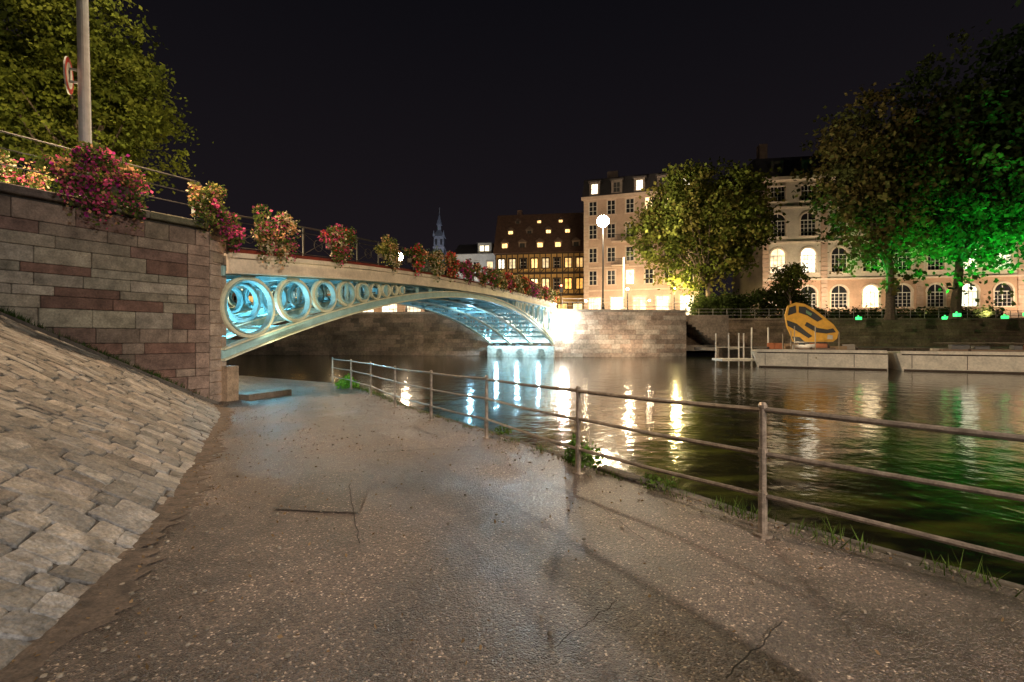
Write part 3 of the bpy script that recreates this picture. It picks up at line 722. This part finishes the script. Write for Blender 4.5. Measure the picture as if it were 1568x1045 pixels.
# ---------------------------------------------------------------- buildings
def facade(mb,O,uu,floors,W,wallcol,trimcol,lits,r,depth=.22,surround=True):
    O=V(O);uu=V(uu).normalized(); nn=uu.cross(ZUP)
    def P(x,z,d=0): return O+uu*x+V((0,0,z-O.z))+nn*d
    for fl in floors:
        z0,z1,nb,ww,wh,sill,archd,plit=fl['z0'],fl['z1'],fl['n'],fl['w'],fl['h'],fl['sill'],fl.get('arch',False),fl.get('lit',.2)
        wc=fl.get('col',wallcol); bw=W/nb
        for i in range(nb):
            xa,xb=i*bw,(i+1)*bw; xc=(xa+xb)/2; x0,x1=xc-ww/2,xc+ww/2; s=z0+sill; tp=s+wh
            sp=tp-ww/2 if archd else tp
            mb.face([P(xa,z0),P(xb,z0),P(xb,s),P(xa,s)],wc,0)
            mb.face([P(xa,s),P(x0,s),P(x0,sp),P(xa,sp)],wc,0)
            mb.face([P(x1,s),P(xb,s),P(xb,sp),P(x1,sp)],wc,0)
            per=[(x0,s),(x1,s)]
            if archd:
                ns=10; arcR=[(xc+ww/2*math.cos(a),sp+ww/2*math.sin(a)) for a in [math.pi*k/ns for k in range(ns+1)]]
                h=ns//2
                mb.face([P(x1,sp),P(xb,sp),P(xb,z1),P(xc,z1)]+[P(*p) for p in arcR[1:h+1]][::-1],wc,0)
                mb.face([P(xa,sp),P(x0,sp)]+[P(*p) for p in arcR[h:ns][::-1]]+[P(xc,z1),P(xa,z1)],wc,0)
                per+=arcR
            else:
                mb.face([P(xa,tp),P(xb,tp),P(xb,z1),P(xa,z1)],wc,0); per+=[(x1,tp),(x0,tp)]
            m_=len(per)
            for k in range(m_):
                p,q=per[k],per[(k+1)%m_]
                if abs(p[0]-q[0])+abs(p[1]-q[1])<1e-5: continue
                mb.face([P(*p),P(*q),P(*q,-depth),P(*p,-depth)],trimcol,1)
            if r.random()<plit:
                c=r.choice(fl.get('lc',lits)); k=r.uniform(.35,1.1); mb.face([P(*p,-depth) for p in per],tuple(v*k for v in c),3)
            else: mb.face([P(*p,-depth) for p in per],(1,1,1),2)
            fw=.07; d0=-depth+.02
            def bar(xa_,xb_,za,zb): mb.obox(P(xa_,za,d0),uu*(xb_-xa_),nn*.05,(0,0,zb-za),(1,1,1),4)
            bar(xc-fw/2,xc+fw/2,s,tp-.02); bar(x0,x0+fw,s,sp); bar(x1-fw,x1,s,sp)
            for k in (1,2) if wh<2.6 else (1,2,3): bar(x0,x1,s+(sp-s)*k/(3 if wh<2.6 else 4)-.02,s+(sp-s)*k/(3 if wh<2.6 else 4)+.02)
            if archd: bar(x0,x1,sp-.05,sp+.05)
            if ww>1.6:
                bar(x0+ww*.25-.025,x0+ww*.25+.025,s,sp); bar(x1-ww*.25-.025,x1-ww*.25+.025,s,sp)
            if surround:
                b_=.16
                mb.obox(P(x0-b_,s,0.003),uu*b_,nn*.06,(0,0,sp-s),trimcol,1); mb.obox(P(x1,s,0.003),uu*b_,nn*.06,(0,0,sp-s),trimcol,1)
                if archd:
                    for k in range(ns):
                        p,q=arcR[k],arcR[k+1]; f=(ww/2+b_*1.4)/(ww/2)
                        po=(xc+(p[0]-xc)*f,sp+(p[1]-sp)*f); qo=(xc+(q[0]-xc)*f,sp+(q[1]-sp)*f)
                        mb.prism([P(*p,.004),P(*q,.004),P(*qo,.004),P(*po,.004)],nn*.07,trimcol,1)
                else: mb.obox(P(x0-b_,tp,0.003),uu*(ww+2*b_),nn*.09,(0,0,b_*1.2),trimcol,1)
                mb.obox(P(x0-b_-.05,s-.14,.004),uu*(ww+2*b_+.1),nn*.14,(0,0,.14),trimcol,1)
        if fl.get('band',True): mb.obox(P(-.05,z1-.16,.005),uu*(W+.1),nn*.16,(0,0,.22),trimcol,1)
    return P
MB5=[M_wall,M_trim,M_glass,M_lit,M_frame]
WARM=[(1,.62,.25),(1,.72,.38),(.9,.8,.6)]
R_=random.Random(3)
e=empty('grand_arcaded_building'); mb=MB()
O=V((35.3,64,4.1)); p2=V((78,57.6,4.1)); uu=(p2-O).normalized(); W=(p2-O).length; nn=uu.cross(ZUP)
CR=(.52,.46,.38); PK=(.48,.31,.21); TR=(.6,.5,.4)
fls=[dict(z0=4.1,z1=10.2,n=11,w=2.1,h=3.0,sill=2.1,arch=True,lit=.45,col=PK,lc=[(1,.8,.5),(.8,.8,.6)]),
 dict(z0=10.2,z1=15.4,n=11,w=2.0,h=3.4,sill=.9,arch=True,lit=.4,col=CR,lc=[(1,.8,.5),(1,.9,.7)]),
 dict(z0=15.4,z1=20.3,n=11,w=2.0,h=3.2,sill=.8,arch=True,lit=.12,col=CR),
 dict(z0=20.3,z1=24.0,n=11,w=1.9,h=2.1,sill=.8,arch=False,lit=.1,col=CR)]
P=facade(mb,O,uu,fls,W,CR,TR,WARM,R_)
for x in [0]+[W*k/11 for k in (2,5,8)]+[W-.6]:
    z=4.15
    while z<23.6:
        mb.obox(P(x-.1 if x==0 else x-.4,z,.006),uu*.8,nn*.13,(0,0,.52),(.48,.34,.26),1); z+=.6
mb.obox(P(-.4,23.95,.01),uu*(W+.8),nn*.6,(0,0,.45),TR,1)
mb.obox(P(-.2,4.1,.007),uu*(W+.4),nn*.2,(0,0,1.2),(.3,.22,.17),1)
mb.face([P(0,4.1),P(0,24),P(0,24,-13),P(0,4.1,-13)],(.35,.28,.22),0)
mb.build('walls',MB5,e)
for k in range(6):
    x=2+W*k/6; light('facade_uplight',P(x,4.7,5.2),3800,(1,.76,.5),.3,'SPOT',P(x,12.5,0),140,.8,parent=e)
rf=MB(); rf.prism([P(-.3,24.4,.5),P(-.3,24.4,-13),P(-.3,28.2,-10),P(-.3,28.2,-2.6)],uu*(W+.6),(.035,.035,.042))
for k in range(11):
    x=W*(k+.5)/11; rf.obox(P(x-.8,24.6,-.2),uu*1.6,-nn*2,(0,0,2.3),(.07,.065,.06)); rf.obox(P(x-.5,25,-.19),uu*1.0,nn*.05,(0,0,1.4),(.015,.015,.02))
rf.obox(P(1.0,27.5,-4),uu*1.1,-nn*1.2,(0,0,3.4),(.14,.1,.08)); rf.obox(P(15,27.5,-4),uu*1.3,-nn*1.2,(0,0,3),(.14,.1,.08))
rf.build('roof',[M_slate],e)
e=empty('stone_apartment_house'); mb=MB()
O=V((10.5,66.5,4.85)); p2=V((25.5,62,4.85)); uu=(p2-O).normalized(); W=(p2-O).length; nn=uu.cross(ZUP)
CC=(.38,.27,.21); TC=(.46,.35,.28)
fls=[dict(z0=4.85,z1=8.9,n=5,w=1.8,h=2.7,sill=.3,arch=False,lit=.7,lc=[(1,.8,.5),(1,.9,.7)])]
for k,(a,b) in enumerate([(8.9,12.2),(12.2,15.6),(15.6,19),(19,22.1)]):
    fls.append(dict(z0=a,z1=b,n=6,w=1.15,h=2.0,sill=.8,arch=False,lit=[.1,.15,.15,.35][k],band=(k in(0,3))))
P=facade(mb,O,uu,fls,W,CC,TC,WARM,R_)
mb.obox(P(-.3,22.05,.01),uu*(W+.6),nn*.5,(0,0,.4),TC,1)
mb.face([P(0,4.85),P(0,22.1),P(0,22.1,-12),P(0,4.85,-12)],(.3,.23,.19),0)
for x in (0,W-.7):
    z=4.9
    while z<21.8: mb.obox(P(x,z,.006),uu*.7,nn*.08,(0,0,.45),TC,1); z+=.52
for x in (W/3-1.2,W/3*2-1.2):
    for z in (12.2,15.6):
        mb.obox(P(x,z,0.01),uu*2.4,nn*.9,(0,0,.15),TC,1)
        for q in range(13): mb.obox(P(x+q*.19,z+.15,.85),uu*.03,nn*.03,(0,0,.9),(.03,.03,.03),1)
        mb.obox(P(x,z+1.02,.84),uu*2.4,nn*.05,(0,0,.05),(.03,.03,.03),1)
mb.build('walls',MB5,e)
light('facade_uplight',P(3,5.2,7),2100,(1,.7,.45),.3,'SPOT',P(4,12,0),140,.8,parent=e)
light('facade_uplight',P(11,5.2,6),1400,(1,.7,.45),.3,'SPOT',P(10,12,0),140,.8,parent=e)
rf=MB(); rf.prism([P(-.2,22.4,.3),P(-.2,22.4,-12),P(-.2,25.3,-10),P(-.2,25.6,-1.6)],uu*(W+.4),(.04,.036,.04))
for k,lit in enumerate((1,0,1,0,1)):
    x=W*(k+.5)/5; rf.obox(P(x-.75,22.5,.1),uu*1.5,-nn*2.0,(0,0,2.1),(.2,.16,.14)); rf.obox(P(x-.95,24.6,.25),uu*1.9,-nn*2.2,(0,0,.2),(.06,.05,.05))
    rf.obox(P(x-.42,22.9,.11),uu*.84,nn*.03,(0,0,1.35),(1,.85,.6) if lit else (.02,.02,.02),1 if lit else 0)
    rf.obox(P(x-.03,22.9,.145),uu*.06,nn*.02,(0,0,1.35),(.2,.18,.16)); rf.obox(P(x-.42,23.5,.145),uu*.84,nn*.018,(0,0,.05),(.2,.18,.16))
rf.obox(P(3,25,-4),uu*1.6,-nn*1,(0,0,2.4),(.12,.09,.08)); rf.build('roof',[M_slate,M_lit],e)
e=empty('half_timbered_house'); mb=MB()
O=V((-2.8,79,4.85)); p2=V((12.4,77,4.85)); uu=(p2-O).normalized(); W=(p2-O).length; nn=uu.cross(ZUP)
OC=(.42,.27,.10); TB=(.035,.022,.015)
OR=[(1,.5,.1),(1,.62,.2),(1,.75,.35)]
fls=[dict(z0=4.85,z1=9.4,n=6,w=1.6,h=2.6,sill=.4,arch=False,lit=.9,lc=OR),
 dict(z0=9.4,z1=13.1,n=8,w=1.15,h=1.75,sill=1.0,lit=.8,lc=OR),dict(z0=13.1,z1=16.6,n=8,w=1.1,h=1.6,sill=.95,lit=.65,lc=[(1,.75,.4),(1,.9,.7),(1,.6,.2)])]
P=facade(mb,O,uu,fls,W,OC,TB,OR,R_)
for z in (9.3,13.0,16.4): mb.obox(P(0,z,.02),uu*W,nn*.2,(0,0,.28),TB,1)
for k in range(17):
    x=W*k/16; mb.obox(P(x-.09,9.6,.025),uu*.18,nn*.1,(0,0,6.9),TB,1)
for k in range(8):
    x=W*(k)/8
    for z in (9.55,13.3):
        mb.prism([P(x+.1,z,.03),P(x+.26,z,.03),P(x+1.0,z+.8,.03),P(x+.84,z+.8,.03)],nn*.07,TB,1)
mb.face([P(W,4.85),P(W,16.6),P(W,16.6,-10),P(W,4.85,-10)],(.2,.15,.1),0)
mb.face([P(0,4.85),P(0,16.6),P(0,16.6,-10),P(0,4.85,-10)],(.2,.15,.1),0)
mb.build('walls',MB5,e)
light('facade_uplight',P(8,6,6),2600,(1,.62,.25),.3,'SPOT',P(8,13,0),140,.8,parent=e)
rf=MB(); rf.prism([P(-.4,16.6,.6),P(-.4,16.6,-12.6),P(-.4,24.5,-7.5),P(-.4,24.5,-4.5)],uu*(W+.8),(.13,.075,.055))
def dormer(x,z,back,w_=1.2,h_=1.3,lit=True):
    rf.obox(P(x-w_/2,z,-back),uu*w_,-nn*2.2,(0,0,h_),(.26,.19,.14))
    rf.obox(P(x-w_*.33,z+.25,-back+.01),uu*w_*.66,nn*.03,(0,0,h_*.62),(1,.6,.22) if lit else (.02,.02,.02),1 if lit else 0)
    rf.obox(P(x-.02,z+.25,-back+.045),uu*.04,nn*.02,(0,0,h_*.62),(.1,.08,.06))
    rf.prism([P(x-w_*.65,z+h_,-back+.2),P(x+w_*.65,z+h_,-back+.2),P(x,z+h_+.6,-back+.2)],-nn*2.6,(.08,.05,.04))
for k in range(5): dormer(W*(k+.5)/5,17.3,.1,1.3,1.3,k in(0,2,3))
for k in range(4): dormer(W*(k+.7)/4.6,20.0,1.9,1.1,1.1,k!=1)
for k in range(3): dormer(W*(k+.9)/4,22.3,3.3,.9,.7,k>0)
rf.obox(P(3,23.5,-6),uu*.9,-nn*.9,(0,0,2.3),(.15,.09,.07))
rf.build('roof',[M_slate,M_lit],e)
e=empty('white_house'); mb=MB()
O=V((-10.8,87,4.85)); p2=V((-2.9,86,4.85)); uu=(p2-O).normalized(); W=(p2-O).length; nn=uu.cross(ZUP)
fls=[dict(z0=4.85,z1=9.5,n=4,w=1.2,h=2,sill=1,lit=.4),dict(z0=9.5,z1=13.6,n=3,w=1.2,h=1.9,sill=1.1,lit=.4),dict(z0=13.6,z1=18,n=3,w=1.2,h=1.8,sill=1.1,lit=.2)]
P=facade(mb,O,uu,fls,W,(.6,.6,.6),(.5,.5,.48),WARM,R_)
mb.face([P(0,4.85),P(0,18),P(0,18,-9),P(0,4.85,-9)],(.5,.5,.5),0); mb.build('walls',MB5,e)
light('facade_uplight',P(4,6,8),4500,(1,.97,.9),.3,'SPOT',P(4,15,0),120,.8,parent=e)
rf=MB(); rf.prism([P(-.4,18,.5),P(-.4,18,-9.5),P(-.4,20.8,-4.5)],uu*(W+.8),(.07,.07,.085))
rf.obox(P(4.4,18.1,.2),uu*2.6,-nn*2.5,(0,0,1.9),(.5,.5,.48)); rf.obox(P(4.8,18.5,.21),uu*.7,nn*.03,(0,0,1),(1,.85,.55),1); rf.obox(P(5.8,18.5,.21),uu*.7,nn*.03,(0,0,1),(1,.85,.55),1)
rf.obox(P(4.2,20,.4),uu*3,-nn*3,(0,0,.15),(.06,.06,.07)); rf.build('roof',[M_slate,M_lit],e)
e=empty('church_tower'); ch=MB(); cx,cy=-25.5,160
ch.box(cx-1.7,cx+1.7,cy-1.7,cy+1.7,4,37.5,(.16,.17,.19)); ch.box(cx-2.0,cx+2.0,cy-2.0,cy+2.0,33.4,34,(.2,.2,.22))
for sx in (-.9,.9): ch.box(cx+sx-.4,cx+sx+.4,cy-1.75,cy-1.71,34.6,36.6,(.02,.02,.02))
def pyr(b,cx,cy,hw,z0,z1,col): 
    b.mesh([(cx-hw,cy-hw,z0),(cx+hw,cy-hw,z0),(cx+hw,cy+hw,z0),(cx-hw,cy+hw,z0),(cx,cy,z1)],[(0,1,4),(1,2,4),(2,3,4),(3,0,4),(3,2,1,0)],col)
pyr(ch,cx,cy,2.1,37.5,41.0,(.2,.22,.25)); ch.box(cx-.6,cx+.6,cy-.6,cy+.6,39.5,41.8,(.2,.22,.25)); pyr(ch,cx,cy,.9,41.8,46.2,(.18,.2,.24)); ch.tube((cx,cy,46),(cx,cy,48),.1,n=5,col=(.3,.3,.3))
for sx in (-1.7,1.7): pyr(ch,cx+sx,cy-1.7,.4,37.5,39.8,(.2,.22,.25))
ch.build('tower',[M_slate],e)
light('tower_uplight',(-20,142,22),15000,(.8,.83,1),.3,'SPOT',(cx,cy,40),60,.6,parent=e)
ch=MB(); ch.prism([(cx-9,cy+2,4),(cx+9,cy+2,4),(cx+9,cy+2,27),(cx,cy+2,35),(cx-9,cy+2,27)],(0,20,0),(.05,.05,.06)); ch.build('nave',[M_slate],e)
e=empty('quayside_shop_row'); mb=MB()
O=V((-60,66,4.85)); p2=V((-11.5,60,4.85)); uu=(p2-O).normalized(); W=(p2-O).length; nn=uu.cross(ZUP)
P=facade(mb,O,uu,[dict(z0=4.85,z1=9.0,n=15,w=2.2,h=2.7,sill=.3,lit=.75,lc=[(1,.55,.15),(1,.75,.4),(1,.9,.7)])],W,(.35,.25,.18),(.3,.2,.15),WARM,R_)
mb.obox(P(0,9,.3),uu*W,-nn*8,(0,0,.3),(.05,.05,.05),1); mb.build('walls',MB5,e)

# ---------------------------------------------------------------- trees
def tree(name,base,th,cc,rad,nlobe,nclump,per,ls,cols,seed,tr=.35,lobe=.45):
    r=np.random.default_rng(seed); e=empty(name)
    cc=np.array(cc);rad=np.array(rad)
    d=r.normal(size=(nlobe,3)); d/=np.linalg.norm(d,axis=1)[:,None]
    LC=cc+d*rad*r.uniform(.35,.68,(nlobe,1)); LR=r.uniform(lobe*.75,lobe*1.25,nlobe)
    li=r.integers(0,nlobe,nclump); dd=r.normal(size=(nclump,3)); dd/=np.linalg.norm(dd,axis=1)[:,None]
    CC=LC[li]+dd*rad*LR[li][:,None]*(r.uniform(.25,1,nclump)**.45)[:,None]
    ci=np.repeat(np.arange(nclump),per); n=len(ci)
    cs=r.uniform(.5,1.3,nclump)*ls*2.3
    P=CC[ci]+r.normal(size=(n,3))*cs[ci][:,None]*np.array([.62,.62,.42])
    base_c=np.array(cols)[r.integers(0,len(cols),nclump)][ci]*r.uniform(.5,1.35,(nclump,1))[ci]*r.uniform(.7,1.3,(n,1))
    leafmesh('crown',P,ls,base_c,M_leaf,e,aspect=.75)
    t=MB(); b=V(base); top=V((cc[0]*.6+b.x*.4,cc[1]*.6+b.y*.4,cc[2]-rad[2]*.35)); m_=b.lerp(top,.5)+V((tr*.4,0,0))
    t.tube(b-V((0,0,.2)),b+V((0,0,.5)),tr*1.5,tr*1.05,n=10); t.tube(b+V((0,0,.5)),m_,tr*1.05,tr*.8,n=10); t.tube(m_,top,tr*.8,tr*.4,n=10)
    for k in range(nlobe):
        q=V(LC[k]); st=b.lerp(top,random.uniform(.45,.95)); mid=st.lerp(q,.5)+V((0,0,-rad[2]*.06))
        t.tube(st,mid,tr*.38,tr*.22,n=6); t.tube(mid,q,tr*.22,tr*.08,n=6)
        for z_ in range(3):
            q2=V(CC[r.integers(0,nclump)]); 
            if (q2-q).length<rad[0]*.6: t.tube(q,q2,tr*.09,tr*.03,n=4)
    t.build('trunk',[M_bark],e)
G1=[(.09,.115,.022),(.11,.125,.026),(.07,.09,.018),(.12,.11,.028)]
tree('plane_tree',(24.4,56.5,4.1),5,(24.0,56.5,16.6),(9.0,7,8.8),34,820,34,.46,G1,21,.42)
tree('plane_tree',(39.9,48,4.1),6,(39.3,48,17.5),(8.0,6.5,10.5),28,660,32,.48,[(.10,.095,.03),(.11,.09,.032),(.075,.085,.028)],22,.42)
tree('plane_tree',(45.6,46.8,4.1),6,(46.3,46.8,18.5),(8.0,6,13),28,700,32,.5,[(.06,.09,.03),(.07,.09,.03),(.05,.08,.028)],23,.42)
tree('plane_tree',(53,45,4.1),6,(52.5,45,22.5),(7.8,6,15),30,680,32,.55,[(.045,.075,.028),(.04,.07,.028)],24,.45)
tree('linden_tree',(-14.5,15.5,4.6),3,(-14.2,15.0,9.6),(3.3,3.0,3.6),20,950,34,.14,[(.11,.13,.02),(.13,.145,.025),(.08,.10,.018)],25,.2,.4)
tree('linden_tree',(-19,15.5,4.6),3,(-18.5,15.5,11.0),(4.2,3.5,5.0),18,600,34,.2,[(.09,.11,.02),(.06,.08,.018)],26,.25)
tree('young_tree',(-11,62,4.85),3,(-11.1,62,12.4),(1.9,1.8,2.4),9,130,30,.25,[(.16,.22,.16),(.13,.17,.11)],27,.15)
tree('young_tree',(33.5,54.9,4.1),2,(33.6,55,9.0),(2.2,2,2.2),9,130,30,.25,G1,28,.12)
def hedge(name,x0,x1,y0,y1,z0,z1,n,cols,ls=.3):
    r=np.random.default_rng(n); k=int(n/40)
    c=np.stack([r.uniform(x0,x1,k),r.uniform(y0,y1,k),z0+(z1-z0)*r.uniform(0,1,k)**.7],1); ci=np.repeat(np.arange(k),40)
    P=c[ci]+r.normal(size=(len(ci),3))*.35; cl=np.array(cols)[r.integers(0,len(cols),k)][ci]*r.uniform(.6,1.3,(len(ci),1))
    leafmesh(name,P,ls,cl,M_leaf)
hedge('hedge',22.2,30,55,57.5,4.1,6.9,7000,[(.06,.085,.022),(.04,.055,.018)],.35)
hedge('hedge',31,36.5,55.5,58,4.1,7.6,5500,[(.07,.09,.025),(.045,.055,.018)],.35)
hedge('hedge',37,60,55.8,56.6,4.1,5.2,5500,[(.05,.07,.02),(.04,.05,.018)],.35)

# ---------------------------------------------------------------- lamps
def lamp(name,base,h,power,color,glow=M_lampglow,r=.09,gr=.22,rad=.25):
    e=empty(name); b=MB(); x,y,z=base
    b.tube((x,y,z-.1),(x,y,z+h),r,r*.6,n=10); b.tube((x,y,z-.1),(x,y,z+.8),r*1.7,r*1.3,n=10); b.tube((x,y,z+h+gr*1.25),(x,y,z+h+gr*1.5),gr*.5,gr*.15,n=12)
    b.tube((x,y,z+h-.15),(x,y,z+h-.02),r*.6,gr*.6,n=10)
    s=MB(); s.sphere((x,y,z+h+gr*.5),gr*.9,n=14)
    b.build('post',[M_dark],e)
    s.build('lantern',[glow],e,smooth=True)
    if power: light('lamp_light',(x,y-gr*1.2-.3,z+h+.1),power,color,rad,parent=e)
    return e
lamp('added_flood_mast',(10.0,50,4.85),9.6,14000,(1,.78,.5),gr=.72,r=.12)
lamp('added_flood_mast',(-8.1,32.6,4.9),2.7,1100,(1,.84,.6),gr=.34)
lamp('added_flood_mast',(-13.3,12.9,4.6),1.1,900,(1,.78,.42),gr=.13)
lamp('added_flood_mast',(20.5,57.5,4.85),3.2,3800,(1,.78,.3),gr=.2)
lamp('added_flood_mast',(14.6,57.5,4.85),3.2,900,(1,.75,.45),gr=.18)
lamp('added_flood_mast',(-22,57,4.85),3,1200,(1,.66,.3),gr=.18); lamp('added_flood_mast',(-13,56,4.85),2.6,1200,(1,.75,.5),gr=.22)
lamp('added_flood_mast',(-15.5,20.5,.15),3.4,1800,(1,.72,.42),gr=.16)
pp=MB(); pp.tube((12.9,52.5,4.85),(12.9,52.5,11.3),.13,.1,n=10); pp.box(12.6,13.2,52.2,52.8,4.85,5.4); pp.build('flag_pole',[M_white])
e=lamp('added_flood_mast',(6.5,-6.5,.4),6.0,500,(1,.85,.72),gr=.2,rad=.1)
light('lamp_head_spot',(6.3,-6.2,6.55),8000,(1,.82,.70),.06,'SPOT',(-.7,5.4,.3),36,.8,parent=e)
light('slope_spot',(6.3,-6.25,6.6),3400,(1,.96,.9),.1,'SPOT',(-6.5,6.5,1.8),42,.7,parent=e)
wp=MB(); wp.tube((3.0,-1.05,.35),(3.0,-1.05,5.5),.16,.13,n=12); wp.tube((3.0,-1.05,.35),(3.0,-1.05,.7),.22,.2,n=12); wp.tube((3,-1.05,5.4),(3,-1.05,5.6),.2,.05,n=12); wp.build('shadow_post',[M_bark])  # unseen post behind the camera, placed to cast a shadow band on the path
e=lamp('added_flood_mast',(14.5,-13,.4),10.5,0,(1,.84,.64),gr=.25,rad=.12)  # made-up mast out of view, carries the fill flood below
light('added_fill_flood',(14.2,-12.3,10.9),24000,(1,.76,.5),.2,'SPOT',(16,40,3),105,.5,parent=e)  # added fill for barge, trees and bridge, standing in for city glow
ff=empty('quay_floodlight'); b=MB(); b.obox((5.25,46.2,3.6),(.3,0,0),(0,.3,0),(0,0,.25),(.05,.05,.05)); b.obox((5.35,46.3,3.75),(.06,.5,0),(.06,0,0),(0,0,.06),(.05,.05,.05)); b.build('housing',[M_col],ff)
b=MB(); b.sphere((5.2,46.05,3.72),.42,n=12); b.build('lens',[M_lampglow2],ff)
light('flood_light',(5.0,45.2,3.75),900,(1,.88,.7),.12,parent=ff)
light('added_wall_wash',(12,43.8,.4),1100,(1,.74,.48),.12,'SPOT',(12,47.6,3),150,.9,parent=ff)  # added spot over the water to brighten the quay wall, no fixture
light('added_wall_wash',(-9,43,.4),800,(1,.70,.38),.12,'SPOT',(-9,50,3),150,.9,parent=ff)  # same kind of added spot, for the wall under the bridge
gu=empty('green_floodlight'); b=MB()
for p,t_,pw in (((38.2,50.2,4.4),(38.4,47,15),9000),((41.6,50.0,4.4),(41.5,46.5,15),11000),((46.8,49.2,4.4),(46.5,45.5,18),20000),((51.5,47.6,4.4),(51,43.5,20),20000),((47.5,42.0,4.4),(47.5,44.5,18),14000),((42.0,43.0,4.4),(41.5,45.5,18),9000),((53,40.5,4.4),(53,43.0,20),14000)):
    b.sphere(p,.07,n=8); b.box(p[0]-.2,p[0]+.2,p[1]-.25,p[1]+.15,4.0,4.3)
    light('green_light',(p[0],p[1],p[2]+.25),pw,(.03,1,.10),.1,'SPOT',t_,75,.7,parent=gu)
b.build('lamps',[M_greenglow],gu)
b=MB()
for x,y,z in ((8.6,53,6.3),(17.5,58,6.8),(2,72,8.5),(3.5,72,7.5)): b.sphere((x,y,z),.12,n=8)
b.build('quay_lanterns',[M_lampglow])
tl=empty('traffic_light'); b=MB(); b.tube((5.6,52,4.85),(5.6,52,8.2),.06,n=8,col=(.03,.03,.03)); b.obox((5.42,51.8,7.2),(.36,0,0),(0,.25,0),(0,0,1.0),(.03,.03,.03)); b.build('pole',[M_col],tl)
b=MB(); b.sphere((5.6,51.78,7.95),.12,n=8); b.build('red_signal',[mat('red_glow',(1,.1,.05),.4,emit=(1,.1,.05),estr=20)],tl)

# ---------------------------------------------------------------- world, camera
wld=bpy.data.worlds.new('World'); scene.world=wld; wld.use_nodes=True
nt=wld.node_tree;N=nt.nodes;L=nt.links
tc=N.new('ShaderNodeTexCoord'); sp=N.new('ShaderNodeSeparateXYZ'); L.new(tc.outputs['Generated'],sp.inputs[0])
cr=N.new('ShaderNodeValToRGB'); e=cr.color_ramp.elements; e[0].position=0;e[0].color=(.013,.0098,.0122,1); e[1].position=.6;e[1].color=(.0042,.0039,.0055,1)
L.new(sp.outputs[2],cr.inputs[0]); L.new(cr.outputs[0],N['Background'].inputs[0]); N['Background'].inputs[1].default_value=1.0
cam=bpy.data.cameras.new('Camera'); co=bpy.data.objects.new('Camera',cam); scene.collection.objects.link(co); scene.camera=co
cam.lens=16; cam.sensor_width=36; cam.clip_end=3000; cam.clip_start=.05; cam.shift_y=-.0022
co.location=(0,0,1.9); co.rotation_euler=(math.radians(90),0,0)
scene.view_settings.view_transform='Standard'; scene.view_settings.look='None'; scene.view_settings.exposure=0
